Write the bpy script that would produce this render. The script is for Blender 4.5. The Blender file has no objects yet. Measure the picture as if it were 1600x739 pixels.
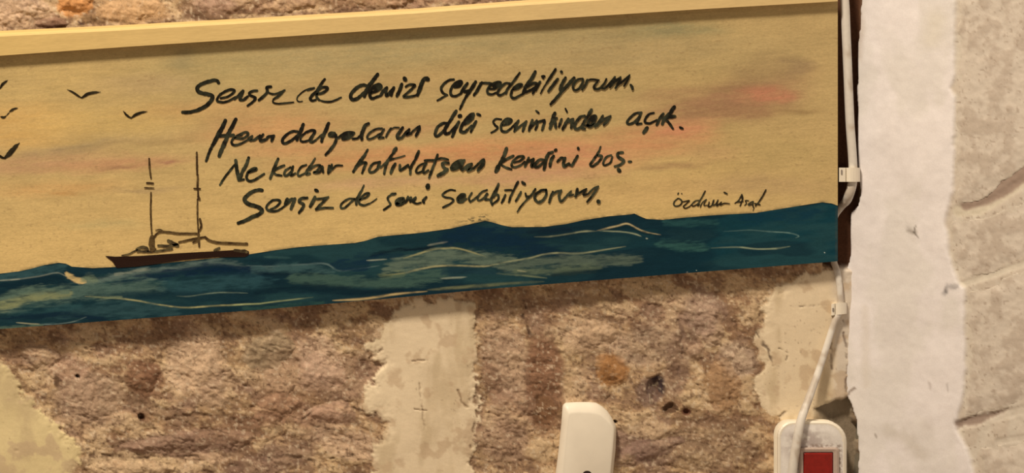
import bpy, math, random
import numpy as np
from mathutils import Vector
random.seed(3)
SC = bpy.context.scene
COL = SC.collection

# ------------------------------------------------------------------ camera
U = 0.0005                      # metres per photograph pixel at the wall
F = 6100.0                      # focal length in pixels of a 1600 px wide frame
YAW, PIT = math.radians(16.7), math.radians(14.9)
fwd = np.array([math.sin(YAW)*math.cos(PIT), math.cos(YAW)*math.cos(PIT), -math.sin(PIT)])
rgt = np.array([math.cos(YAW), -math.sin(YAW), 0.0])
up = np.cross(rgt, fwd)
TGT = np.array([0.0, 0.0, 1.0])
CAM = TGT - fwd*F*U
cd = bpy.data.cameras.new('camera'); cam = bpy.data.objects.new('camera', cd); COL.objects.link(cam)
cd.sensor_width = 36.0; cd.lens = 36.0*F/1600.0; cd.clip_start = 0.05
cam.location = CAM
cam.rotation_euler = Vector(fwd).to_track_quat('-Z', 'Y').to_euler()
SC.camera = cam

# ------------------------------------------------------------------ light
TINT = np.array([1.0, 0.83, 0.63])
w = bpy.data.worlds.new('world'); SC.world = w; w.use_nodes = True
w.node_tree.nodes['Background'].inputs[0].default_value = (1.0, 0.80, 0.60, 1)
w.node_tree.nodes['Background'].inputs[1].default_value = 0.30
def lamp(name, loc, tgt, size, power, color):
    l = bpy.data.lights.new(name, 'AREA'); l.shape = 'DISK'; l.size = size; l.energy = power; l.color = color
    o = bpy.data.objects.new(name, l); COL.objects.link(o); o.location = loc
    o.rotation_euler = (Vector(tgt)-Vector(loc)).to_track_quat('-Z', 'Y').to_euler()
    o['label'] = 'warm round ceiling lamp outside the picture'; o['category'] = 'lamp'
    return o
lamp('ceiling_lamp', (-0.78, -1.10, 3.15), (0, 0, 1.0), 0.32, 80, (1.0, 0.83, 0.63))
SC.view_settings.view_transform = 'Standard'; SC.view_settings.look = 'None'
SC.view_settings.gamma = 1.0; SC.view_settings.exposure = 0.0; SC.view_settings.use_curve_mapping = False

# ------------------------------------------------------------------ helpers
def P(x, y, Yp=0.0):
    """photograph pixel -> point on the plane that lies Yp pixels (of U) in front of the back wall"""
    x = np.asarray(x, float); y = np.asarray(y, float)
    d = fwd*F + np.multiply.outer(x-800.0, rgt) - np.multiply.outer(y-369.5, up)
    t = (-np.asarray(Yp, float)*U - CAM[1])/d[..., 1]
    return CAM + d*t[..., None]
def lin(c):
    c = np.asarray(c, float)/255.0
    return np.where(c <= 0.04045, c/12.92, ((c+0.055)/1.055)**2.4)
def A(c):
    """surface colour of a thing that reads as sRGB c in the lamp's warm light"""
    return np.clip(lin(c)/TINT, 0, 0.92)
def hsh(ix, iy, s):
    n = (ix.astype(np.int64)*374761393 + iy.astype(np.int64)*668265263 + s*1442695041) & 0xffffffff
    n = ((n ^ (n >> 13))*1274126177) & 0xffffffff
    n = ((n ^ (n >> 16))*2246822519) & 0xffffffff
    return (n & 0xffffff)/float(0xffffff)
def vn(x, y, s=0):
    xi = np.floor(x); yi = np.floor(y); fx = x-xi; fy = y-yi
    fx = fx*fx*fx*(fx*(fx*6-15)+10); fy = fy*fy*fy*(fy*(fy*6-15)+10)
    a = hsh(xi, yi, s); b = hsh(xi+1, yi, s); c = hsh(xi, yi+1, s); d = hsh(xi+1, yi+1, s)
    return (a*(1-fx)+b*fx)*(1-fy) + (c*(1-fx)+d*fx)*fy
def fbm(x, y, sc, oct=4, s=0, g=0.55, ang=0.5):
    t = 0; a = 1; n = 0; c, q = math.cos(ang), math.sin(ang)
    x = x/sc; y = y/sc
    for i in range(oct):
        t = t + a*vn(x, y, s+i*17); n += a
        x, y = (x*c-y*q)*2.03+7.1, (x*q+y*c)*2.03+3.7; a *= g
    return t/n
def sst(a, b, x):
    t = np.clip((x-a)/(b-a), 0, 1); return t*t*(3-2*t)
def mix(a, b, m):
    return a*(1-m[..., None]) + np.asarray(b)*m[..., None]
def sdpoly(x, y, pts):
    """signed distance in pixels, positive inside"""
    d = np.full(x.shape, 1e9); ins = np.zeros(x.shape, bool); n = len(pts)
    for i in range(n):
        x0, y0 = pts[i]; x1, y1 = pts[(i+1) % n]
        ex, ey = x1-x0, y1-y0; wx, wy = x-x0, y-y0
        t = np.clip((wx*ex+wy*ey)/(ex*ex+ey*ey+1e-9), 0, 1)
        d = np.minimum(d, (wx-ex*t)**2+(wy-ey*t)**2)
        c = ((y0 <= y) != (y1 <= y))
        if y1 != y0: ins ^= c & (x < x0+(y-y0)/(y1-y0)*ex)
    d = np.sqrt(d); return np.where(ins, d, -d)
def sdline(x, y, pts):
    d = np.full(x.shape, 1e9)
    for (x0, y0), (x1, y1) in zip(pts[:-1], pts[1:]):
        ex, ey = x1-x0, y1-y0; wx, wy = x-x0, y-y0
        t = np.clip((wx*ex+wy*ey)/(ex*ex+ey*ey+1e-9), 0, 1)
        d = np.minimum(d, (wx-ex*t)**2+(wy-ey*t)**2)
    return np.sqrt(d)
def crom(pts, k=6):
    p = np.array(pts, float)
    if len(p) < 3: return [tuple(a) for a in p]
    q = np.vstack([2*p[0]-p[1], p, 2*p[-1]-p[-2]]); out = []
    for i in range(1, len(q)-2):
        a, b, c, d = q[i-1], q[i], q[i+1], q[i+2]
        for t in np.arange(k)/k: out.append(tuple(.5*((2*b)+(-a+c)*t+(2*a-5*b+4*c-d)*t*t+(-a+3*b-3*c+d)*t**3)))
    return out+[tuple(p[-1])]
def sdline_t(x, y, pts):
    d = np.full(x.shape, 1e9); T = np.zeros(x.shape); n = len(pts)-1
    for i, ((x0, y0), (x1, y1)) in enumerate(zip(pts[:-1], pts[1:])):
        ex, ey = x1-x0, y1-y0; wx, wy = x-x0, y-y0
        t = np.clip((wx*ex+wy*ey)/(ex*ex+ey*ey+1e-9), 0, 1); q = (wx-ex*t)**2+(wy-ey*t)**2
        m = q < d; d = np.where(m, q, d); T = np.where(m, (i+t)/n, T)
    return np.sqrt(d), T
def base_of(p):
    b = np.zeros(3)
    while p is not None: b = b+np.array(p.location); p = p.parent
    return b
def mesh(name, verts, faces, mat, parent=None, col=None, smooth=True):
    me = bpy.data.meshes.new(name)
    v = np.asarray(verts, float).reshape(-1, 3) - base_of(parent)
    if isinstance(faces, np.ndarray):
        n = len(faces); k = faces.shape[1]
        me.vertices.add(len(v)); me.vertices.foreach_set('co', v.ravel().astype(np.float32))
        me.loops.add(n*k); me.loops.foreach_set('vertex_index', faces.ravel().astype(np.int32))
        me.polygons.add(n); me.polygons.foreach_set('loop_start', np.arange(0, n*k, k, dtype=np.int32))
        me.update(calc_edges=True)
    else:
        me.from_pydata([tuple(q) for q in v], [], faces)
    if col is not None:
        c = np.ones((len(v), 4), np.float32); c[:, :3] = np.asarray(col).reshape(-1, 3) if np.ndim(col) > 1 else col
        at = me.color_attributes.new('Col', 'FLOAT_COLOR', 'POINT'); at.data.foreach_set('color', c.ravel())
    me.polygons.foreach_set('use_smooth', [smooth]*len(me.polygons))
    me.validate(); me.update()
    me.materials.append(mat)
    o = bpy.data.objects.new(name, me); COL.objects.link(o); o.parent = parent
    return o
def gridfaces(nr, nc, keep=None):
    i = np.arange(nr*nc).reshape(nr, nc)
    f = np.stack([i[:-1, :-1], i[1:, :-1], i[1:, 1:], i[:-1, 1:]], -1)
    return f[keep] if keep is not None else f.reshape(-1, 4)
def compact(v, f, c):
    u, inv = np.unique(f.ravel(), return_inverse=True)
    return v.reshape(-1, 3)[u], inv.reshape(f.shape), c.reshape(-1, 3)[u]
def thing(name, label, cat, loc):
    o = bpy.data.objects.new(name, None); COL.objects.link(o); o.location = loc
    o.empty_display_size = 0.02; o['label'] = label; o['category'] = cat
    return o

# ------------------------------------------------------------------ materials
def mat(name, color=None, rough=0.85, spec=0.25, grain=(), bump=(), cscale=(1, 1, 1), sss=0):
    """color None: the mesh's own colour layer. grain: (scale, low, high) multiplies; bump: (scale, height in m)"""
    m = bpy.data.materials.new(name); m.use_nodes = True; nt = m.node_tree; N = nt.nodes; L = nt.links
    b = N['Principled BSDF']; b.inputs['Roughness'].default_value = rough; b.inputs['Specular IOR Level'].default_value = spec
    tc = N.new('ShaderNodeTexCoord'); mp = N.new('ShaderNodeMapping'); mp.inputs['Scale'].default_value = cscale
    L.new(tc.outputs['Object'], mp.inputs[0])
    if color is None:
        a = N.new('ShaderNodeAttribute'); a.attribute_name = 'Col'; out = a.outputs['Color']
    else:
        a = N.new('ShaderNodeRGB'); a.outputs[0].default_value = (*color, 1); out = a.outputs[0]
    for sc, lo, hi in grain:
        n = N.new('ShaderNodeTexNoise'); n.inputs['Scale'].default_value = sc; n.inputs['Detail'].default_value = 3
        L.new(mp.outputs[0], n.inputs['Vector'])
        r = N.new('ShaderNodeMapRange'); r.inputs[1].default_value = 0.3; r.inputs[2].default_value = 0.7
        r.inputs[3].default_value = lo; r.inputs[4].default_value = hi; L.new(n.outputs['Fac'], r.inputs[0])
        x = N.new('ShaderNodeVectorMath'); x.operation = 'SCALE'; L.new(out, x.inputs[0]); L.new(r.outputs[0], x.inputs['Scale'])
        out = x.outputs[0]
    L.new(out, b.inputs['Base Color'])
    nrm = None
    for sc, h in bump:
        n = N.new('ShaderNodeTexNoise'); n.inputs['Scale'].default_value = sc; n.inputs['Detail'].default_value = 4
        L.new(mp.outputs[0], n.inputs['Vector'])
        bp = N.new('ShaderNodeBump'); bp.inputs['Distance'].default_value = h; bp.inputs['Strength'].default_value = 1.0
        L.new(n.outputs['Fac'], bp.inputs['Height'])
        if nrm: L.new(nrm, bp.inputs['Normal'])
        nrm = bp.outputs[0]
    if nrm: L.new(nrm, b.inputs['Normal'])
    return m
M_STONE = mat('rough_stone', None, 0.95, 0.12, grain=((420, 0.88, 1.10), (1100, 0.90, 1.09)), bump=((300, 0.0003), (900, 0.00016)))
M_PLAST = mat('limewashed_plaster', None, 0.9, 0.12, grain=((160, 0.97, 1.02), (900, .96, 1.03)), bump=((60, 0.0003), (500, 0.00005)))
M_PAINT = mat('artist_paint', None, 0.75, 0.06, grain=((900, 0.93, 1.07), (2600, 0.92, 1.07)), bump=((1400, 0.00006),), cscale=(0.35, 1, 1))
M_INK = mat('brush_ink', None, 0.7, 0.08, grain=((1500, 0.7, 1.3),))
M_WOOD = mat('painted_batten', None, 0.6, 0.3, grain=((260, 0.96, 1.04), (1200, 0.95, 1.04)), bump=((500, 0.0001),), cscale=(0.15, 1, 1))
M_BACK = mat('board_edge', tuple(A((150, 112, 76))), 0.8, 0.2, grain=((500, 0.8, 1.1),))
M_PLASTIC = mat('white_plastic', tuple(A((236, 212, 176))), 0.42, 0.4, grain=((90, 0.97, 1.02),))
M_GRIME = mat('grimy_white_plastic', None, 0.5, 0.35, grain=((500, 0.95, 1.04),))
M_CABLE = mat('cable_sheath', None, 0.5, 0.35, grain=((300, 0.95, 1.03),))
M_RED = mat('red_rocker', tuple(A((140, 24, 14))), 0.35, 0.5, grain=((300, 0.85, 1.1),))
M_DARK = mat('dark_hole', tuple(A((62, 44, 36))), 0.8, 0.1)
M_BRASS = mat('steel_nail', (0.25, 0.22, 0.2), 0.5, 0.5)
M_FLOOR = mat('floor_tiles', tuple(A((170, 140, 110))), 0.6, 0.3, grain=((6, 0.85, 1.1),))

# ------------------------------------------------------------------ back wall
def interp(pts):
    xs, ys = zip(*pts); return lambda x: np.interp(x, xs, ys)
ledge_lo = interp([(-200, 100), (0, 87), (200, 73), (400, 60), (650, 43.5), (900, 27), (1100, 14), (1310, 2)])
ledge_hi = interp([(-200, 57), (0, 47), (200, 37.5), (400, 26.5), (650, 12), (806, 0), (1310, -33)])
bottom = interp([(-200, 530), (0, 514), (200, 499), (400, 484.5), (600, 467), (780, 450), (1100, 424.5), (1311, 408)])
MORTAR = {
 'left': [(-300, 548), (-20, 548), (14, 575), (30, 600), (48, 628), (72, 648), (96, 668), (112, 690), (128, 716), (110, 760), (60, 800), (-300, 820)],
 'middle': [(628, 470), (742, 470), (746, 540), (742, 575), (752, 600), (742, 650), (745, 700), (735, 820), (570, 820), (582, 706), (604, 664), (590, 640), (566, 640), (572, 606), (600, 574), (576, 552), (574, 536), (604, 512)],
 'right': [(1205, 458), (1290, 420), (1345, 400), (1345, 640), (1262, 668), (1215, 655), (1188, 632), (1176, 596), (1196, 566), (1172, 528), (1196, 506), (1186, 480)],
 'top': [(255, -90), (330, -90), (322, 36), (232, 46), (246, 10)],
}
GAP = [(1292, -120), (1352, -120), (1350, 300), (1338, 420), (1288, 415), (1288, 300)]
CAV = [(1270, 640), (1292, 628), (1318, 622), (1334, 612), (1338, 650), (1350, 668), (1352, 860), (1300, 860), (1300, 668)]
#  stains, stones' own colours, dark holes and recess, painted gap shade: cx, cy, rx, ry, slope angle, colour, strength
SPOTS = [
 (225, 590, 30, 30, 0.3, (142, 100, 70), .7), (236, 582, 14, 16, 0.1, (120, 78, 54), .8), (420, 550, 44, 30, 0.1, (150, 122, 88), .75), (140, 620, 60, 42, 0.2, (170, 134, 102), .6),
 (110, 575, 34, 22, 0.2, (186, 142, 110), .5), (300, 560, 40, 60, -0.6, (205, 165, 124), .7), (250, 640, 70, 12, -0.3, (150, 116, 84), .6), (275, 695, 110, 22, 0.0, (150, 114, 88), .7),
 (360, 670, 60, 18, 0.4, (140, 102, 72), .7), (455, 585, 60, 50, 0.7, (178, 138, 102), .6), (470, 640, 70, 26, -0.3, (140, 102, 70), .65), (540, 590, 50, 36, 0.6, (160, 122, 92), .6),
 (500, 560, 34, 40, 0.8, (198, 158, 122), .6), (495, 650, 46, 14, -0.1, (176, 134, 100), .7), (540, 690, 60, 26, -0.3, (196, 156, 118), .6), (420, 720, 80, 22, 0.3, (140, 106, 82), .6),
 (180, 715, 60, 10, 0, (196, 160, 116), .6), (330, 715, 50, 8, 0.1, (190, 150, 112), .6), (850, 600, 34, 85, 0.1, (142, 100, 70), .8), (846, 640, 30, 24, -0.2, (124, 86, 56), .7),
 (790, 560, 36, 60, 0.3, (186, 148, 112), .6), (790, 690, 40, 36, 0.4, (176, 138, 104), .6), (770, 600, 14, 40, 0.3, (150, 112, 82), .7), (920, 520, 50, 30, 0, (192, 154, 114), .6),
 (955, 578, 25, 30, 0.4, (168, 112, 60), .9), (1010, 540, 60, 34, 0.2, (182, 148, 114), .5), (1060, 560, 26, 70, -0.2, (146, 112, 86), .6), (1096, 490, 30, 44, 0, (166, 132, 104), .6),
 (1130, 600, 32, 42, 0.2, (168, 126, 84), .75), (1000, 700, 60, 22, -0.4, (142, 108, 86), .7), (1100, 700, 90, 40, 0, (168, 134, 98), .5), (1150, 560, 30, 30, 0, (194, 160, 126), .6),
 (1027, 606, 15, 22, -0.3, (66, 50, 46), 1.0), (1014, 612, 20, 22, 0, (134, 104, 84), .6), (1047, 638, 12, 9, 0.2, (92, 66, 44), .9), (1073, 643, 7, 6, 0, (100, 62, 44), .9),
 (962, 660, 4, 3, 0, (70, 46, 36), 1.0), (222, 653, 6, 6, 0, (74, 44, 28), 1.0), (126, 34, 6, 6, 0, (96, 70, 56), .8), (24, 702, 5, 4, 0, (100, 74, 56), .9), (88, 596, 6, 10, 0, (110, 80, 56), .8), (122, 588, 4, 4, 0, (80, 56, 44), .9),
 (80, 35, 32, 12, 0.1, (128, 92, 66), .8), (115, 8, 28, 18, 0, (206, 142, 84), .9), (205, 18, 56, 26, 0, (196, 150, 100), .7), (30, 25, 60, 20, 0, (196, 156, 116), .6), (150, 30, 36, 7, 0, (140, 104, 66), .6),
 (340, 20, 60, 10, 0.1, (120, 88, 62), .8), (330, 4, 40, 14, 0, (190, 150, 118), .6), (420, 10, 40, 18, 0, (128, 92, 66), .7), (470, 12, 60, 12, 0, (206, 166, 120), .7), (540, 4, 80, 14, 0, (150, 112, 80), .5),
 (700, 0, 120, 10, 0, (166, 124, 92), .6), (42, 722, 34, 14, 0, (142, 110, 76), .8), (100, 706, 26, 16, .6, (160, 128, 82), .6), (1310, 200, 22, 260, 0, (112, 74, 48), .75), (1318, 640, 34, 14, 0.2, (150, 120, 92), .6)]  # tall strip beside the board: gap dirt and shade, both in the colour
CRACKS = [([(140, 712), (210, 716), (262, 714), (320, 716)], 3.0, (92, 64, 44)), ([(400, 718), (450, 712), (500, 722), (560, 708)], 2.5, (104, 76, 54)),
 ([(470, 655), (500, 640), (545, 636), (568, 642)], 3, (110, 78, 54)), ([(255, 654), (300, 648), (328, 650)], 3.5, (120, 88, 62)), ([(128, 690), (134, 650), (150, 612), (148, 570)], 3, (138, 104, 74)),
 ([(1062, 500), (1068, 560), (1058, 600)], 3.5, (126, 96, 74)), ([(822, 480), (818, 494), (828, 520)], 3, (70, 46, 34)), ([(1182, 520), (1200, 545), (1206, 570)], 2.4, (104, 80, 60)),
 ([(1214, 545), (1228, 552), (1226, 560)], 1.6, (120, 96, 70)), ([(1216, 652), (1232, 634)], 3, (120, 92, 66)), ([(1300, 520), (1296, 545), (1300, 575)], 3, (150, 122, 96)), ([(1318, 500), (1324, 560), (1320, 610)], 3, (128, 104, 84)),
 ([(640, 566), (668, 564)], 1.6, (160, 128, 94)), ([(655, 590), (660, 640), (664, 672)], 2.2, (182, 152, 114)), ([(648, 640), (668, 641)], 1.5, (160, 128, 94)), ([(716, 612), (722, 628), (732, 636)], 3, (150, 118, 84)),
 ([(745, 600), (742, 660), (738, 700)], 3, (130, 96, 66)), ([(136, 543), (158, 543), (148, 553), (137, 543)], 1.3, (110, 74, 50)), ([(1240, 478), (1288, 476)], 1.6, (160, 134, 104)), ([(578, 560), (598, 546)], 2, (120, 88, 60))]
def wall_fields(x, y):
    wx = x + 22*(fbm(x, y, 26, 4, 5)-.5); wy = y + 22*(fbm(x, y, 26, 4, 9)-.5)
    fx, fy = x*0.9+y*0.3, y*0.9-x*0.3                       # the stone's slanting grain
    big = fbm(x, y*1.15, 95, 4, 21); med = fbm(fx*0.7, fy*1.3, 24, 5, 33, 0.6); fin = fbm(x, y, 7, 3, 41, 0.6)
    rid = 1-np.abs(2*fbm(fx*0.6, fy*1.25, 34, 4, 57)-1)
    h = 11*(big-.5) + 5.5*(med-.5) + 2.6*(fin-.5) - 1.2*sst(.9, 1, rid)
    c = mix(np.broadcast_to(A((188, 147, 103)), x.shape+(3,)), A((154, 115, 80)), sst(.42, .62, big))
    c = mix(c, A((210, 172, 124)), .75*sst(.49, .60, med)); c = mix(c, A((138, 104, 76)), .75*sst(.47, .36, med))
    c = mix(c, A((186, 148, 118)), .25*sst(.52, .7, fbm(x, y, 60, 3, 71)))
    c = mix(c, A((208, 170, 114)), .2*sst(.55, .7, fbm(x, y, 40, 3, 75)))
    for cx, cy, rx, ry, an, rgb, st in SPOTS:
        ca, sa = math.cos(an), math.sin(an); k = 0.5 if rx < 16 else 1.0
        dx = (x+(wx-x)*k)-cx; dy = (y+(wy-y)*k)-cy
        r = np.sqrt(((dx*ca-dy*sa)/rx)**2+((dx*sa+dy*ca)/ry)**2)
        m = min(1, st*1.2)*sst(1.14, .72, r)
        n = .80+.42*med
        c = mix(c, np.clip(A(rgb)*n[..., None], 0, .9), m)
        if st >= .9 and rx < 20: h = h - 9*sst(1.1, .3, r)
    sp = fbm(x, y, 4.2, 2, 81, .5)
    c = mix(c, A((222, 190, 148)), .5*sst(.66, .80, sp)); c = mix(c, A((104, 74, 52)), .7*sst(.28, .18, sp))
    sp2 = fbm(x, y, 10, 3, 91, .6); c = mix(c, A((104, 72, 50)), .5*sst(.36, .28, sp2))
    mm = np.zeros(x.shape)
    for k, pg in MORTAR.items():
        if k == 'top': continue
        mm = np.maximum(mm, sst(-6, 6, sdpoly(wx, wy, pg)+30*(fbm(x, y, 16, 4, 141, .65)-.5)))
    h = h*(1-.93*mm) + mm*(2.0+4*(fbm(x, y, 90, 2, 101)-.5))
    mc = mix(np.broadcast_to(A((224, 192, 132)), x.shape+(3,)), A((232, 200, 154)), sst(150, 650, x))
    mc = mix(mc, A((190, 158, 112)), .5*sst(.5, .75, fbm(x*1.0, y*.4, 40, 4, 111)))
    mc = mix(mc, A((214, 190, 160)), sst(1292, 1312, x)*.8)
    mc = mix(mc, A((150, 118, 86)), .5*sst(.25, .17, fbm(x, y, 5, 3, 121))*sst(.5, .62, fbm(x, y, 50, 3, 125)))
    mc = mix(mc, A((196, 160, 118)), .6*sst(.56, .68, fbm(x, y, 28, 4, 127)))
    c = mix(c, mc, sst(.2, .8, mm))
    for pl, wd, rgb in CRACKS:
        d = sdline(x+.5*(wx-x), y+.5*(wy-y), pl); m = sst(wd*1.1, wd*.2, d-wd*1.2*(fin-.5))*sst(.3, .55, fbm(x, y, 9, 2, 131))
        c = mix(c, A(rgb), .8*m); h = h-1.6*m
    g = sst(-4, 4, sdpoly(x, y, GAP)); h = h*(1-g) - 16*g; c = mix(c, A((92, 58, 38)), g)  # dark brown holds the gap's dirt and its shade
    g = sst(-9, 8, sdpoly(x+.8*(wx-x), y+.8*(wy-y), CAV)); h = h*(1-g) - 17*g*g; c = mix(c, A((150, 126, 96)), g)  # cavity beside the socket: recessed, with its shade put into the colour
    return h, c
def dense(a, b, s): return list(np.arange(a, b, s))
cols = np.array([-3600, -2400, -1600, -1000, -700] + dense(-560, -190, 5) + dense(-190, 1362, 1.8) + [1366, 1380])
rows = np.array([-3000, -2000, -1300, -800, -520] + dense(-400, -64, 5) + dense(-64, 100, 1.8) + dense(104, 396, 12) + dense(398, 800, 1.8) + dense(804, 1120, 5) + [1150, 1400, 1700, 2000, 2300, 2700])
gx, gy = np.meshgrid(cols, rows)
H, C_ = wall_fields(gx, gy)
far = np.maximum(sst(-520, -640, gx), np.maximum(sst(-380, -500, gy), sst(1100, 1200, gy)))
H = H*(1-far); C_ = mix(C_, A((184, 148, 108)), far)
v = P(gx, gy, 0.0); v[..., 1] -= H*U; v[..., 2] = np.maximum(v[..., 2], 0.0)
wall_back = mesh('wall_back', v, gridfaces(*gx.shape), M_STONE, col=C_)
wall_back['kind'] = 'structure'

def wall_piece(name, poly, lift, edge, color=None, mixc=0.0, wob=10, step=1.6, matl=None, warpseed=5, tex=True):
    """a stone or mortar pat set in the back wall, standing `lift` px proud of it"""
    xs = [p[0] for p in poly]; ys = [p[1] for p in poly]
    X, Y = np.meshgrid(np.arange(min(xs)-12, max(xs)+12, step), np.arange(min(ys)-12, max(ys)+12, step))
    h, c = wall_fields(X, Y)
    wx = X + wob*(fbm(X, Y, 18, 4, warpseed)-.5)*2; wy = Y + wob*(fbm(X, Y, 18, 4, warpseed+4)-.5)*2
    sd = sdpoly(wx, wy, poly)
    if matl is not None: sd = sdpoly(X+22*(fbm(X, Y, 26, 4, 5)-.5), Y+22*(fbm(X, Y, 26, 4, 9)-.5), poly)+30*(fbm(X, Y, 16, 4, 141, .65)-.5)-2
    m = sst(-1.0, edge, sd)
    hh = h + lift*m - 1.2*(1-sst(-3, 0, sd))
    if color is not None: c = mix(c, np.clip(A(color)*(.75+.5*fbm(X, Y, 9, 3, 7))[..., None], 0, .9), mixc*sst(-1, 1.5, sd))
    V = P(X, Y, 0.0); V[..., 1] -= hh*U
    keep = (sd[:-1, :-1] > -3) & (sd[1:, 1:] > -3) & (sd[1:, :-1] > -3) & (sd[:-1, 1:] > -3)
    f = gridfaces(*X.shape, keep=keep)
    V, f, c = compact(V, f, c)
    return mesh(name, V, f, matl or M_STONE, parent=wall_back, col=c)
def blob(cx, cy, rx, ry, an=0.0, n=14, s=0):
    out = []
    for i in range(n):
        t = 2*math.pi*i/n; r = 1+.16*math.sin(2*t+s)+.1*math.sin(3*t+2*s)
        px, py = rx*r*math.cos(t), ry*r*math.sin(t)
        out.append((cx+px*math.cos(an)+py*math.sin(an), cy-px*math.sin(an)+py*math.cos(an)))
    return out
for k in ('left', 'middle', 'right'):
    pg = [(max(-185, min(1338, a)), max(404, min(800, b))) for a, b in MORTAR[k]]
    o = wall_piece('mortar_patch', pg, 1.0, 16, wob=9, matl=M_PLAST)
    o['label'] = {'left': 'smooth yellowish mortar at the lower left', 'middle': 'smooth cream mortar column below the painting', 'right': 'smooth beige mortar behind the cable'}[k]
STONES = [(955, 578, 22, 27, .4, (160, 112, 68), .6, 6), (225, 590, 26, 26, .3, (134, 96, 66), .5, 5), (420, 548, 42, 27, .1, (152, 124, 90), .6, 8), (140, 622, 44, 36, .2, (174, 138, 104), .4, 6),
 (1047, 638, 11, 8, .2, (96, 68, 46), .9, 4), (1073, 643, 7, 6, 0, (108, 66, 46), .9, 3), (1130, 602, 30, 40, .2, (170, 128, 88), .5, 6), (520, 645, 44, 17, .1, (182, 140, 108), .5, 8),
 (60, 560, 26, 26, .1, (176, 140, 108), .4, 5), (300, 690, 100, 19, .05, (154, 118, 90), .45, 8), (200, 735, 80, 15, 0, (196, 158, 116), .4, 6), (330, 590, 40, 38, -.5, (206, 166, 124), .35, 6),
 (800, 640, 34, 40, .3, (178, 138, 106), .35, 6), (920, 530, 44, 26, .1, (198, 158, 118), .35, 6), (1110, 500, 30, 34, 0, (170, 134, 106), .4, 6), (1010, 705, 56, 20, .4, (142, 108, 88), .5, 6),
 (1088, 548, 14, 15, 0, (188, 148, 112), .5, 4), (430, 640, 46, 24, .2, (176, 130, 96), .4, 6), (500, 585, 38, 30, .6, (196, 154, 120), .35, 6), (115, 2, 27, 20, 0, (210, 142, 82), .8, 7),
 (205, 14, 50, 22, 0, (198, 152, 104), .6, 5), (20, 14, 60, 22, 0, (196, 156, 120), .4, 5), (80, 36, 26, 8, .1, (128, 92, 68), .6, 4), (350, 8, 34, 14, .1, (150, 112, 84), .5, 6), (450, 8, 44, 12, 0, (168, 128, 94), .5, 6), (600, -2, 60, 14, 0, (172, 132, 96), .4, 6)]
for i, (cx, cy, rx, ry, an, rgb, mc, lf) in enumerate(STONES):
    wall_piece('stone', blob(cx, cy, rx, ry, an, s=i*1.7), lf*(.8 if rx < 30 else .5), min(rx, ry)*.7, rgb, mc, wob=min(rx, ry)*.28, warpseed=200+i*9)

# ------------------------------------------------------------------ right wall
tdir = np.array([math.cos(math.radians(50)), -math.sin(math.radians(50)), 0]); nr = np.array([-math.sin(math.radians(50)), -math.cos(math.radians(50)), 0])
corner = P(1330, 370, 0.0)
def PR(x, y, h=0.0):
    d = fwd*F + np.multiply.outer(np.asarray(x, float)-800.0, rgt) - np.multiply.outer(np.asarray(y, float)-369.5, up)
    t = ((corner-CAM)@nr)/(d@nr)
    return CAM + d*t[..., None] + np.multiply.outer(np.asarray(h, float)*U, nr)
pl_edge = interp([(-3000, 1494), (0, 1494), (120, 1491), (138, 1486), (150, 1493), (300, 1490), (322, 1482), (345, 1478), (400, 1484), (438, 1496), (450, 1507), (560, 1509), (610, 1506), (650, 1498), (672, 1496), (700, 1512), (760, 1530), (3000, 1530)])
PMARK = [([(1420, 358), (1430, 363)], 4.5, (150, 132, 112), .8), ([(1431, 355), (1427, 361), (1436, 371)], 1.3, (96, 80, 64), .9), ([(1476, 456), (1482, 448), (1496, 446)], 5, (156, 142, 128), .75), ([(1478, 450), (1480, 455)], 3, (112, 100, 92), .8),
 ([(1452, 600), (1454, 606)], 3, (186, 166, 146), .7), ([(1481, 598), (1482, 608)], 2.2, (176, 158, 140), .7), ([(1388, 672), (1420, 688), (1442, 712)], 12, (200, 180, 154), .55), ([(1450, 662), (1450, 670)], 12, (206, 186, 164), .6), ([(1368, 676), (1370, 680)], 2, (140, 120, 100), .8),
 ([(1352, 480), (1354, 600)], 8, (214, 192, 164), .5), ([(1464, 30), (1458, 60)], 20, (214, 194, 160), .5), ([(1338, 2), (1346, 40), (1342, 90)], 8, (180, 152, 124), .5), ([(1326, 616), (1336, 606)], 2.5, (120, 92, 66), .9)]
gap_edge = interp([(-3000, 1346), (0, 1346), (40, 1344), (60, 1341), (120, 1339), (260, 1340), (300, 1344), (320, 1340), (332, 1329), (405, 1327), (425, 1320), (612, 1320), (632, 1330), (655, 1337), (700, 1341), (3000, 1342)])
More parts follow.
